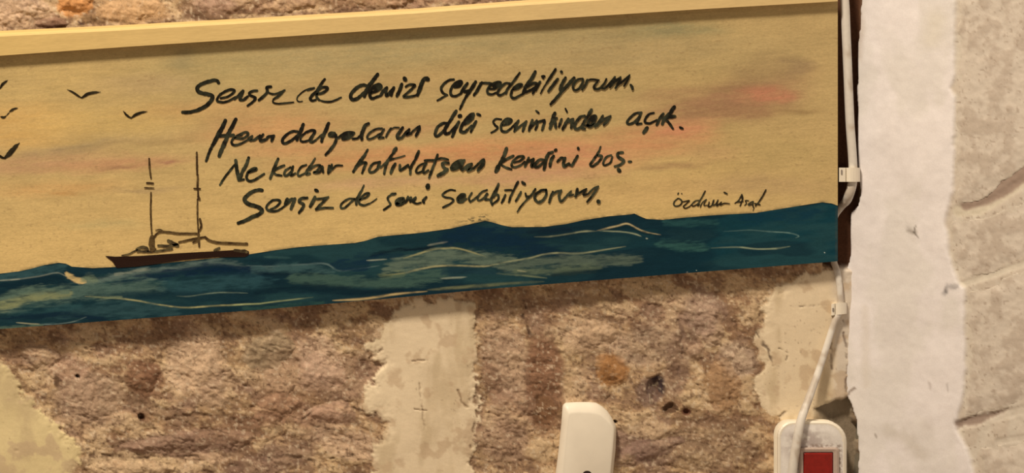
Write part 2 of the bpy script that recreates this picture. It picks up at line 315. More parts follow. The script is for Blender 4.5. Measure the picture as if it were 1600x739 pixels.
def right_fields(x, y):
    wob = 5*(fbm(x, y, 14, 3, 301)-.5)
    e = pl_edge(y)+wob; m = sst(-4, 4, x-e)                        # 1 on the stones
    pl = mix(np.broadcast_to(A((231, 211, 190)), x.shape+(3,)), A((224, 205, 182)), sst(.45, .65, fbm(x, y*.6, 70, 4, 311)))
    pl = mix(pl, A((216, 196, 176)), .2*sst(.5, .75, fbm(x, y, 50, 4, 315)))
    for q, wd, rgb, st in PMARK:
        dd = sdline(x+wob*.9, y+9*(fbm(x, y, 9, 3, 305)-.5), q); pl = mix(pl, A(rgb), st*.9*sst(wd*1.4, 0, dd))
    g = fbm(x*1.5, y, 34, 5, 321, .6)
    st = mix(np.broadcast_to(A((208, 186, 156)), x.shape+(3,)), A((202, 178, 148)), sst(.42, .62, g))
    st = mix(st, A((150, 124, 98)), .7*sst(.27, .18, fbm(x, y, 5, 2, 331)))
    h = 5*(fbm(x, y, 110, 3, 341)-.5)*(1-m)+1.2*(fbm(x, y, 24, 3, 345)-.5)*(1-m)+2.2*(1-m) + m*(-1+3*(g-.5)+.8*(fbm(x, y, 8, 3, 347)-.5))
    gp = sst(1.5, -1.5, x+.4*wob-gap_edge(y)); h = h-30*gp
    return h, mix(mix(pl, st, m), mix(np.broadcast_to(A((104, 72, 48)), x.shape+(3,)), A((120, 104, 80)), sst(560, 640, y)), gp), m  # gap and cavity shade painted in, brown above and grey-green below
cx_ = np.array(dense(1314, 1640, 2.0)+dense(1640, 1900, 5)+[1960, 2100]); cy_ = np.array([-3000, -2000, -1200, -700, -480]+dense(-400, -60, 5)+dense(-60, 800, 2.2)+dense(804, 1120, 5)+[1200, 1500, 1800, 2200, 2700])
X, Y = np.meshgrid(cx_, cy_); h, c, m = right_fields(X, Y)
# joints between the blocks
J1 = [(1496, 330), (1530, 328), (1560, 310), (1640, 258)]; J2 = [(1500, 446), (1550, 430), (1640, 398)]; J3 = [(1496, 664), (1540, 656), (1600, 640), (1660, 620)]; J4 = [(1560, 690), (1600, 684), (1660, 670)]
for J, rgb, wd in ((J1, (208, 186, 152), 12), (J2, (214, 192, 160), 7), (J3, (206, 184, 154), 10), (J4, (206, 184, 154), 7)):
    d = sdline(X, Y, J); k = sst(wd, wd*.4, d)*m; c = mix(c, A(rgb), k); h = h-1.0*k
d = sdline(X+6*(fbm(X, Y, 7, 3, 9)-.5), Y, [(1508, 322), (1540, 312), (1566, 294), (1640, 236)]); k = sst(11, 4, d-7*sst(1520, 1590, X))*m; c = mix(c, A((158, 130, 106)), k); h = h-1*k
d = sdline(X+8*(fbm(X, Y, 7, 3, 19)-.5), Y+8*(fbm(X, Y, 6, 3, 29)-.5), [(1497, 662), (1530, 656), (1572, 640)]); k = sst(10, 3, d+5*sst(1535, 1570, X)); c = mix(c, A((150, 122, 100)), k*.9); h = h-2.5*k
far = np.maximum(sst(1880, 1980, X), np.maximum(sst(-380, -500, Y), sst(1100, 1200, Y)))
c = mix(c, A((205, 182, 152)), far)
v = PR(X, Y, h); v[..., 2] = np.maximum(v[..., 2], 0.0)
wall_right = mesh('wall_right', v, gridfaces(*X.shape), M_PLAST, col=c); wall_right['kind'] = 'structure'
def right_piece(poly, lift, wob=5, seed=0, edge=22):
    xs = [p[0] for p in poly]; ys = [p[1] for p in poly]
    X, Y = np.meshgrid(np.arange(min(xs)-8, max(xs)+8, 2.2), np.arange(min(ys)-8, max(ys)+8, 2.2))
    h, c, m = right_fields(X, Y)
    sd = sdpoly(X+wob*2*(fbm(X, Y, 16, 4, 401+seed)-.5), Y+wob*2*(fbm(X, Y, 16, 4, 411+seed)-.5), poly)
    hh = h*sst(0, 12, X-pl_edge(Y)+6) + lift*sst(-1, edge, sd) - 3*(1-sst(-3, 0, sd))
    g = fbm(X*1.2, Y, 22, 5, 421+seed, .6); hh = hh+2.2*(g-.5)
    c = mix(np.broadcast_to(A((206, 183, 154)), X.shape+(3,)), A((190, 166, 138)), sst(.42, .64, g)); c = mix(c, A((160, 134, 108)), .6*sst(.25, .17, fbm(X, Y, 5, 2, 431+seed)))
    c = mix(c, A((212, 190, 158)), .6*sst(6, -1, sd))
    V = PR(X, Y, hh)
    k = sd > -3; keep = k[:-1, :-1] & k[1:, 1:] & k[1:, :-1] & k[:-1, 1:]
    V, f, c = compact(V, gridfaces(*X.shape, keep=keep), c)
    return mesh('stone', V, f, M_PLAST, parent=wall_right, col=c)
right_piece([(1498, -160), (1760, -160), (1700, 200), (1600, 258), (1560, 290), (1528, 314), (1494, 322), (1496, 200), (1492, 150), (1498, 60)], 1.6, seed=0)
right_piece([(1486, 346), (1500, 342), (1548, 338), (1600, 316), (1700, 262), (1720, 370), (1610, 402), (1548, 426), (1500, 438), (1488, 400)], 1.6, seed=30)
right_piece([(1512, 456), (1560, 440), (1620, 414), (1720, 386), (1730, 560), (1640, 618), (1570, 636), (1505, 650), (1512, 600), (1516, 540)], 2.6, seed=60)
right_piece([(1530, 700), (1580, 694), (1720, 664), (1760, 860), (1545, 860)], 2.6, seed=90)
fl = mesh('floor', [(-3.5, 0.02, 0), (1.2, 0.02, 0), (1.2, -4.5, 0), (-3.5, -4.5, 0)], [(0, 3, 2, 1)], M_FLOOR, smooth=False); fl['kind'] = 'structure'

# ------------------------------------------------------------------ painting on a long board
BF, BB, LF = 24.0, 9.0, 36.0                    # board front, board back, batten front, px from the wall
XR = 1309.0
painting = thing('painting', 'long painted wooden board showing a sea, a two-masted boat and four handwritten lines', 'painting', P(560, 500, BB))
xs = np.array(dense(-190, XR, 6)+[XR])
ring = [(x, ledge_lo(x)-14) for x in xs] + [(x, bottom(x)) for x in xs[::-1]]
n = len(ring); rx_ = np.array(ring)
vf = P(rx_[:, 0], rx_[:, 1], BF-.5); vb = vf.copy(); vb[:, 1] = -BB*U
hn = len(xs)
faces = []
for i in range(hn-1):
    a, b, c_, d_ = i, i+1, n-2-i, n-1-i
    faces += [(a, d_, c_, b), (n+a, n+b, n+c_, n+d_)]
for i in range(n): faces.append((i, (i+1) % n, n+(i+1) % n, n+i))
mesh('backing_board', np.vstack([vf, vb]), faces, M_BACK, parent=painting, smooth=False)
# batten along the top
sec = [(0, 0), (0, 1), (.12, 1.0), (.5, 1.0), (.88, 1.0), (.96, .93), (1, .8), (1, 0)]
V = []; Cc = []
xs2 = np.array(dense(-190, 1309, 8)+[1309.])
for x in xs2:
    lo, hi = float(ledge_lo(x)), float(ledge_hi(x))+6
    a = P(x, lo, LF); b = P(x, hi, LF)
    for s_, dz in sec:
        p = a+(b-a)*s_; p = np.array([p[0], -(14+(LF-14)*dz)*U, p[2]])
        V.append(p)
V = np.array(V); k = len(sec); nx = len(xs2)
f = [(i*k+j, i*k+(j+1) % k, (i+1)*k+(j+1) % k, (i+1)*k+j) for i in range(nx-1) for j in range(k)]
f += [tuple(range(k)), tuple(reversed(range((nx-1)*k, nx*k)))]
cb = np.repeat(mix(np.broadcast_to(A((214, 172, 100)), (nx, 3)), A((216, 176, 112)), np.clip(xs2/900, 0, 1)), k, 0)
o = mesh('top_batten', V, f, M_WOOD, parent=painting, col=cb, smooth=False); o['label'] = 'yellow painted batten along the top'

horizon = interp([(-190, 436), (0, 427.5), (30, 424), (48, 420), (70, 414), (92, 410.5), (103, 412), (112, 416.5), (145, 419), (182, 417), (240, 413), (290, 408), (340, 403), (388, 397.5), (430, 391), (467, 386), (520, 382), (555, 379.5), (572, 376), (590, 370), (655, 364), (705, 357), (740, 349), (758, 345), (768, 347), (785, 352), (800, 355), (850, 354.5), (885, 350), (912, 344), (950, 338), (985, 335), (991, 333.5), (1000, 338), (1010, 342), (1035, 343.5), (1070, 340), (1111, 336.5), (1182, 332.5), (1222, 326), (1259, 320), (1285, 316), (1300, 318), (1311, 322)])
# sky: cx, cy, rx, ry, slope, colour, strength
SKY = [(60, 150, 260, 70, -.06, (202, 168, 100), .6), (20, 200, 120, 40, -.06, (214, 166, 92), .7), (330, 110, 130, 45, -.06, (178, 154, 96), .8), (290, 92, 30, 22, 0, (150, 134, 92), .5), (230, 130, 90, 20, -.06, (184, 154, 104), .6),
 (640, 75, 330, 34, -.07, (168, 148, 98), .85), (900, 52, 160, 24, -.06, (164, 142, 92), .8), (1050, 50, 90, 14, -.06, (142, 132, 88), .85), (1160, 80, 120, 30, -.05, (184, 156, 100), .5), (960, 80, 200, 28, -.06, (172, 148, 98), .6),
 (620, 130, 200, 22, -.07, (184, 150, 94), .5), (330, 170, 140, 18, -.06, (198, 152, 94), .6), (160, 190, 160, 26, -.08, (204, 168, 96), .6), (110, 232, 110, 9, -.12, (166, 140, 96), .8), (220, 222, 120, 6, -.09, (170, 140, 88), .7), (60, 255, 130, 18, -.1, (190, 146, 100), .8),
 (190, 255, 110, 14, -.08, (196, 144, 98), .75), (170, 262, 34, 4, -.06, (150, 104, 76), .7), (262, 251, 28, 4, -.06, (156, 106, 80), .7), (90, 295, 110, 16, -.05, (208, 158, 94), .6), (230, 296, 60, 6, -.05, (176, 146, 96), .7), (95, 305, 24, 4, 0, (188, 140, 80), .6),
 (160, 350, 70, 9, 0, (188, 168, 108), .45), (420, 200, 140, 26, -.06, (204, 150, 94), .7), (470, 232, 120, 14, -.06, (206, 150, 96), .7), (560, 250, 150, 16, -.06, (204, 146, 92), .7), (760, 235, 200, 22, -.07, (206, 144, 92), .85), (900, 245, 150, 26, -.07, (204, 142, 96), .85),
 (830, 275, 150, 14, -.06, (200, 150, 108), .7), (600, 285, 120, 14, -.06, (202, 158, 112), .6), (700, 185, 120, 14, -.07, (196, 156, 96), .5), (640, 205, 80, 10, -.06, (190, 144, 94), .6),
 (1040, 215, 90, 28, -.08, (204, 144, 94), .8), (1080, 200, 60, 20, -.1, (206, 136, 96), .6), (1130, 165, 130, 24, -.1, (166, 124, 84), .85), (1060, 146, 80, 12, -.12, (168, 130, 86), .7), (1180, 150, 100, 42, -.2, (160, 120, 82), .9), (1200, 108, 60, 30, -.1, (164, 136, 88), .6), (1240, 105, 28, 18, 0, (150, 122, 84), .6),
 (1205, 150, 50, 15, -.05, (196, 130, 92), .85), (1160, 178, 90, 8, -.05, (158, 120, 80), .6), (1250, 175, 46, 6, 0, (150, 118, 74), .6), (1055, 259, 60, 5, -.04, (164, 128, 84), .75), (1120, 240, 60, 16, 0, (190, 148, 98), .5), (1230, 240, 90, 34, 0, (190, 160, 98), .6),
 (1180, 290, 120, 16, 0, (184, 150, 100), .6), (1000, 300, 160, 26, -.06, (206, 168, 104), .7), (1080, 130, 90, 12, -.06, (186, 154, 96), .5), (860, 190, 80, 10, 0, (196, 152, 96), .4)]
def raster(x, lo, hi, ny):
    t = np.linspace(0, 1, ny)[:, None]; Y = lo[None]*(1-t)+hi[None]*t; X = np.broadcast_to(x[None], Y.shape).copy()
    return X, Y
xs3 = np.array(dense(-190, XR, 1.4)+[XR])
X, Y = raster(xs3, ledge_lo(xs3)-12, horizon(xs3)+3, 250)
sh = Y+0.065*X                                         # runs along the brush direction
base = mix(np.broadcast_to(A((186, 156, 98)), X.shape+(3,)), A((210, 174, 106)), sst(180, 420, sh))
base = mix(base, A((192, 160, 102)), .6*sst(1100, 1260, X))  # dimmer light at the right end, put into the sky colour
wx = X + 60*(fbm(X, sh*3, 90, 4, 501)-.5); wy = Y + 14*(fbm(X, sh*2.5, 60, 4, 511)-.5)
for cx, cy, rx, ry, sl, rgb, st in SKY:
    dx = wx-cx; dy = wy-cy-sl*dx
    r = np.sqrt((dx/rx)**2+(dy/ry)**2)
    base = mix(base, A(rgb), st*sst(1.35, .25, r)*(.7+.3*sst(.35, .6, fbm(X, sh*5, 22, 3, 521))))
stx = fbm(X*.12, sh*1.6, 5, 4, 531, .6, 0.0); base = base*(1+.20*(stx-.5)+.22*(fbm(X, sh*2.2, 46, 5, 535, .6, .05)-.5))[..., None]
base = mix(base, A((150, 118, 74)), .35*sst(.24, .17, fbm(X*.6, sh, 3.6, 2, 541))*sst(.45, .6, fbm(X, Y, 60, 2, 545)))
# dry-brush dark fringe along the horizon
base = mix(base, A((96, 84, 54)), .55*sst(5, 0, horizon(X)-Y)*sst(.35, .6, fbm(X, Y, 14, 3, 551)))
base = mix(base, A((58, 62, 50)), .8*sst(.45, .6, fbm(X*.5, Y*1.4, 3, 2, 561))*sst(9, 1, np.abs(Y-horizon(X)+5))*sst(700, 740, X)*sst(772, 755, X))
base = base*np.array([1.02, .97, .97])
V = P(X, Y, BF)
o = mesh('painted_sky', V, gridfaces(*X.shape), M_PAINT, parent=painting, col=np.clip(base, 0, .9)); o['label'] = 'ochre sky with pink and grey brushed clouds'
# sea
X, Y = raster(xs3, horizon(xs3), bottom(xs3), 110)
sh = Y+.075*X
sea = mix(np.broadcast_to(A((24, 52, 58)), X.shape+(3,)), A((20, 60, 68)), sst(900, 1200, X))
sea = mix(sea, A((42, 74, 74)), .5*sst(.5, .66, fbm(X*.3, sh*1.2, 34, 3, 601, .5, .1)))
sea = mix(sea, A((12, 34, 46)), .5*sst(.46, .34, fbm(X*.3, sh*1.2, 36, 3, 611, .5, .1)))
def Z(x0, y0, s, txt): return [(x0+float(a.split(',')[0])/s, y0+float(a.split(',')[1])/s) for a in txt.split()]
a3 = lambda t: Z(0, 390, 4, t); a4 = lambda t: Z(380, 340, 4, t); a5 = lambda t: Z(700, 320, 4, t); a6 = lambda t: Z(1040, 300, 4.93, t)
WAVES = [ # points, half width, softness, colour, strength
 (a3('0,170 120,160 300,120 400,110'), 8, 5, (52, 82, 84), .8), (a3('0,225 180,215 330,190 440,235'), 8, 3, (14, 38, 48), .9), (a3('450,135 700,130'), 5, 3, (22, 48, 58), .8),
 (a3('500,215 720,175 900,140 1100,118 1300,85 1440,88 1540,118 1700,125'), 5, 4, (98, 114, 104), .85), (a3('720,155 940,122'), 2, 2, (132, 136, 116), .7),
 (a3('700,215 900,175 1100,150 1300,115 1480,120 1700,140'), 7, 3, (14, 36, 54), .9), (a3('1250,130 1500,140 1700,150'), 8, 4, (12, 36, 54), .8),
 (a3('-200,400 0,360 200,310 400,285 520,262 700,250 900,225 1020,240'), 12, 7, (82, 104, 92), .85), (a3('-200,380 0,352 120,322 260,285 430,275'), 7, 5, (136, 138, 94), .8), (a3('0,300 150,262 300,250 420,262'), 5, 4, (88, 108, 92), .8),
 (a3('1000,235 1200,225 1500,190 1700,210'), 9, 8, (44, 76, 80), .8), (a3('700,285 1000,290 1300,300 1650,300'), 6, 3, (22, 48, 56), .8),
 (a3('530,292 700,302 850,318 1000,345 1150,362 1300,354 1450,345 1620,336'), 1.1, .9, (176, 168, 112), .95), (a3('560,290 650,300 760,300'), 2, 2, (120, 130, 96), .7), (a3('1100,290 1180,292 1300,275 1400,268 1550,272'), .8, .8, (120, 134, 112), .9),
 (a3('300,420 600,380 900,372 1100,400'), 10, 7, (46, 74, 76), .85), (a3('0,435 250,395 500,345'), 5, 4, (40, 72, 74), .7), (a3('0,430 200,420 400,405 560,425 680,445'), 4, 3, (14, 36, 50), .9),
 (a3('100,456 200,464 250,466'), .9, .7, (176, 168, 130), .95), (a3('250,466 330,466 450,452 540,420'), .7, .7, (110, 126, 118), .9), (a3('-200,520 0,498 260,480'), 3.5, 3, (84, 104, 86), .85),
 (a3('-100,205 0,193 100,186 250,165 350,145 410,165 500,222'), .9, .8, (146, 150, 130), .9), (a3('418,150 450,172 500,196 530,200'), 4.5, 2, (206, 176, 116), .95), (a3('520,180 600,190'), 5, 4, (110, 124, 98), .8),
 (a4('20,300 200,305 400,292 520,290 590,330 680,325 850,300'), 1.2, 1.2, (98, 118, 112), .85), (a4('60,325 250,325 400,315 560,335'), 6, 4, (62, 90, 88), .8), (a4('0,350 200,352 430,352 560,366'), 1.8, 1.5, (12, 32, 42), .9),
 (a4('800,238 900,215 1000,202 1200,188'), 3, 3, (10, 26, 36), .9), (a4('700,250 850,250 1000,230'), 5, 4, (16, 42, 58), .7), (a4('1250,150 1400,110 1600,110 1800,170 2000,240'), 14, 8, (16, 40, 56), .85),
 (a4('560,290 650,300 780,300'), 8, 3, (18, 44, 60), .85), (a4('880,345 950,300 1150,262 1300,232 1400,240 1560,262 1700,270'), 10, 5, (96, 110, 92), .9), (a4('1000,255 1100,225 1200,198 1320,190 1420,213 1520,245'), 1.2, 1, (158, 152, 104), .9),
 (a4('880,360 1000,348 1080,328 1200,305 1350,300 1500,305 1600,290'), 1.3, 1.1, (166, 158, 112), .95), (a4('850,365 1000,355'), 4, 3, (120, 126, 84), .7), (a4('1150,175 1200,165 1280,150'), 1.3, 1, (158, 156, 132), .9), (a4('770,268 840,264 900,260'), .9, .8, (150, 154, 130), .9),
 (a4('130,245 300,252'), 1.5, 1.5, (64, 94, 88), .8), (a4('300,390 600,400 900,408 1100,380 1250,350'), 9, 6, (66, 90, 78), .85), (a4('80,470 250,445 400,440 600,455 850,470 1000,460'), 6, 4, (12, 34, 44), .9),
 (a4('-100,552 0,542 100,538 200,525 440,497'), 1.1, .9, (150, 156, 108), .95), (a4('560,518 700,512 780,505 860,492 950,478 1150,460'), 1.6, 1.2, (196, 168, 112), .95), (a4('1240,382 1390,372'), .9, .8, (138, 144, 120), .9), (a4('1150,452 1600,422'), 1.8, 1.5, (112, 112, 80), .8), (a4('0,570 200,560 500,530'), 3, 2, (46, 76, 68), .7),
 (a4('1250,340 1400,330 1600,350'), 4, 4, (30, 56, 64), .8),
 (a5('500,175 640,165 760,155'), 4, 4, (16, 34, 46), .8), (a5('540,200 640,198 750,182 850,166 930,165'), 1.1, .9, (150, 152, 116), .9), (a5('930,162 1000,145 1060,132 1120,118 1180,148 1240,172 1330,187'), 1.3, .9, (196, 176, 126), .95), (a5('940,163 1080,168 1160,180 1210,198'), 1.0, .8, (150, 156, 122), .9),
 (a5('1010,155 1120,135 1200,165 1300,190'), 2, 1.5, (14, 40, 46), .9), (a5('1235,210 1250,211'), .9, .7, (170, 176, 150), .9), (a5('230,385 350,360 500,335 600,310 700,300 800,305 920,290 1110,260'), 1.2, 1, (156, 156, 116), .95),
 (a5('330,400 450,375 600,355 720,345 900,355 1100,345 1200,340'), 7, 5, (88, 100, 84), .85), (a5('420,420 600,420 800,405 950,395'), 5, 4, (92, 104, 82), .85), (a5('300,430 450,440 620,458'), 1.2, 1, (116, 124, 92), .9), (a5('430,410 490,418'), .9, .7, (180, 172, 130), .9), (a5('-50,460 120,450'), .9, .8, (130, 138, 116), .9),
 (a5('650,440 850,420 1000,410'), 3, 3, (14, 38, 44), .8), (a5('-50,520 400,490 600,480'), 1.8, 1.5, (108, 112, 80), .7), (a5('1380,260 1600,275'), 6, 5, (46, 84, 78), .8), (a5('0,175 120,190 250,210 450,230'), 16, 8, (16, 42, 58), .85),
 (a6('445,305 550,298 650,293 800,305 950,315 1025,338 1000,355'), .8, .7, (112, 140, 128), .9), (a6('350,432 550,425 700,438 850,435 960,418'), 1.1, .8, (152, 162, 128), .95), (a6('-50,400 150,420 330,432'), 6, 5, (50, 86, 80), .8), (a6('0,230 200,235 400,240'), 5, 5, (40, 76, 74), .8), (a6('600,200 900,170 1150,150'), 10, 8, (16, 52, 66), .8),
 (a6('163,618 167,620'), 1.2, .5, (220, 220, 200), 1), (a6('236,604 238,605'), 1, .5, (180, 190, 170), 1), (a6('1224,465 1228,466'), 1.1, .5, (210, 215, 200), 1), (a6('1316,110 1316,640'), 1.5, 1.5, (60, 70, 64), .7)]
br = fbm(X*.25, sh*1.3, 5, 4, 621, .6, .05)
for pts, hw, so, rgb, st in WAVES:
    xs_ = [p[0] for p in pts]; R = hw+so+4
    i0, i1 = np.searchsorted(xs3, [min(xs_)-R, max(xs_)+R])
    if i1 <= i0: continue
    sx, sy = X[:, i0:i1], Y[:, i0:i1]; dd, tt = sdline_t(sx, sy, crom(pts)); b_ = br[:, i0:i1]
    tp = np.clip(np.minimum(tt, 1-tt)*5, 0, 1)**.6
    if hw < 2:                                             # thin crests: tapered, broken dry-brush lines
        k = st*sst(hw*1.15+so, 0, dd/(.35+.65*tp)-.9*(b_-.5))*(.45+.55*sst(.34, .56, fbm(sx, sy*2, 26, 3, 641)))*(.5+.5*tp)
    else:
        dd = dd-(hw*.6+so*.6)*(b_-.5)*2-.6*so*(fbm(sx*.5, sy, 12, 3, 651)-.5)
        k = st*sst(hw*(.35+.65*tp)+so, max(hw-so, 0)*(.35+.65*tp), dd)*(.7+.3*sst(.35, .6, b_))
    sea[:, i0:i1] = mix(sea[:, i0:i1], A(rgb), np.asarray(k))
sea = mix(sea, A((16, 30, 34)), .7*sst(3, 0, Y-horizon(X))*sst(.4, .6, fbm(X, Y, 20, 2, 631)))
sea = sea*np.array([1.0, .93, .84])*(1+.3*(br-.5))[..., None]
V = P(X, Y, BF+.3)
o = mesh('painted_sea', V, gridfaces(*X.shape), M_PAINT, parent=painting, col=np.clip(sea, 0, .9)); o['label'] = 'dark teal sea with pale wave crests'

# brush strokes --------------------------------------------------------------
LAY = [0]
def stroke(pts, w, taper=(0.85, 0.85), prof=None):
    """flat brush stroke: resampled centre line, both edges, round ends; returns verts, faces (px)"""
    p = np.array(pts, float)
    if len(p) == 1: p = np.vstack([p, p+[.4, .2]])
    q = np.vstack([2*p[0]-p[1], p, 2*p[-1]-p[-2]]); out = []
    for i in range(1, len(q)-2):
        L = np.linalg.norm(q[i+1]-q[i]); k = max(2, int(L/1.1))
        for t in np.arange(k)/k:
            a, b, c, d = q[i-1], q[i], q[i+1], q[i+2]
            out.append(.5*((2*b)+(-a+c)*t+(2*a-5*b+4*c-d)*t*t+(-a+3*b-3*c+d)*t**3))
    out.append(p[-1]); c = np.array(out); n = len(c)
    T = np.gradient(c, axis=0); T /= np.linalg.norm(T, axis=1)[:, None]+1e-9; Nn = np.stack([-T[:, 1], T[:, 0]], 1)
    t = np.linspace(0, 1, n)
    wd = np.full(n, w/2.0) if prof is None else w/2.0*np.interp(t, *prof)
    wd = wd*(taper[0]+(1-taper[0])*sst(0, .25, t))*(taper[1]+(1-taper[1])*sst(1, .75, t))
    s = np.cumsum(np.ones(n)); k = random.randint(0, 999)
    e1 = 1+.28*(vn(s/2.6, s*0+k, 3)-.5); e2 = 1+.28*(vn(s/2.6, s*0+k+9, 4)-.5)
    a = c+Nn*(wd*e1)[:, None]; b = c-Nn*(wd*e2)[:, None]
    V = [tuple(v) for v in a]+[tuple(v) for v in b]; F_ = [(i, i+1, n+i+1, n+i) for i in range(n-1)]
    for end, sg in ((0, -1), (n-1, 1)):
        m0 = len(V); r = wd[end]; V.append(tuple(c[end]))
        for j in range(7):
            an = math.pi*j/6; V.append(tuple(c[end]+Nn[end]*r*math.cos(an)+T[end]*sg*r*math.sin(an)))
        F_ += [(m0, m0+1+j, m0+2+j) for j in range(6)]
    return V, F_
def ink(name, strokes, parent, dark=(30, 25, 18), pale=(84, 80, 54), amt=.5, off=.8, label=None):
    VV = []; FF = []; dep = []
    for i, s in enumerate(strokes):
        pts, w = s[0], s[1]; kw = s[2] if len(s) > 2 else {}
        v_, f_ = stroke(pts, w, **kw) if not kw.get('poly') else (pts, [tuple(range(len(pts)))])
        b = len(VV); VV += v_; FF += [tuple(b+j for j in f) for f in f_]; dep += [off+.03*i]*len(v_)
    a = np.array(VV); V = P(a[:, 0], a[:, 1], BF+np.array(dep))
    m = amt*sst(.42, .66, fbm(a[:, 0]+LAY[0]*13, a[:, 1], 9, 3, 701)); LAY[0] += 1
    c = mix(np.broadcast_to(A(dark), (len(a), 3)), A(pale), m)
    o = mesh(name, V, FF, M_INK, parent=parent, col=c, smooth=False)
    if label: o['label'] = label
    return o
def word(x0, y0, s, txt, k=1.08):
    """'w: x,y x,y | w: ...' in the coordinates of an enlarged crop"""
    out = []
    for part in txt.split('|'):
        w_, pts = part.split(':'); out.append((Z(x0, y0, s, pts), float(w_)/s*k*1.1))
    return out
cA, cB, cC, cD = (280, 90, 7.39), (460, 90, 7.27), (670, 90, 8.21), (830, 90, 8.21)
cE, cF, cG, cH = (310, 170, 8.21), (480, 170, 8.21), (660, 155, 7.39), (840, 150, 6.667)
cI, cJ, cK = (330, 220, 7.27), (540, 220, 6.957), (760, 215, 6.667)
cL, cM, cN, cO = (360, 270, 6.667), (590, 275, 8.42), (770, 270, 8.42), (1040, 290, 9.41)
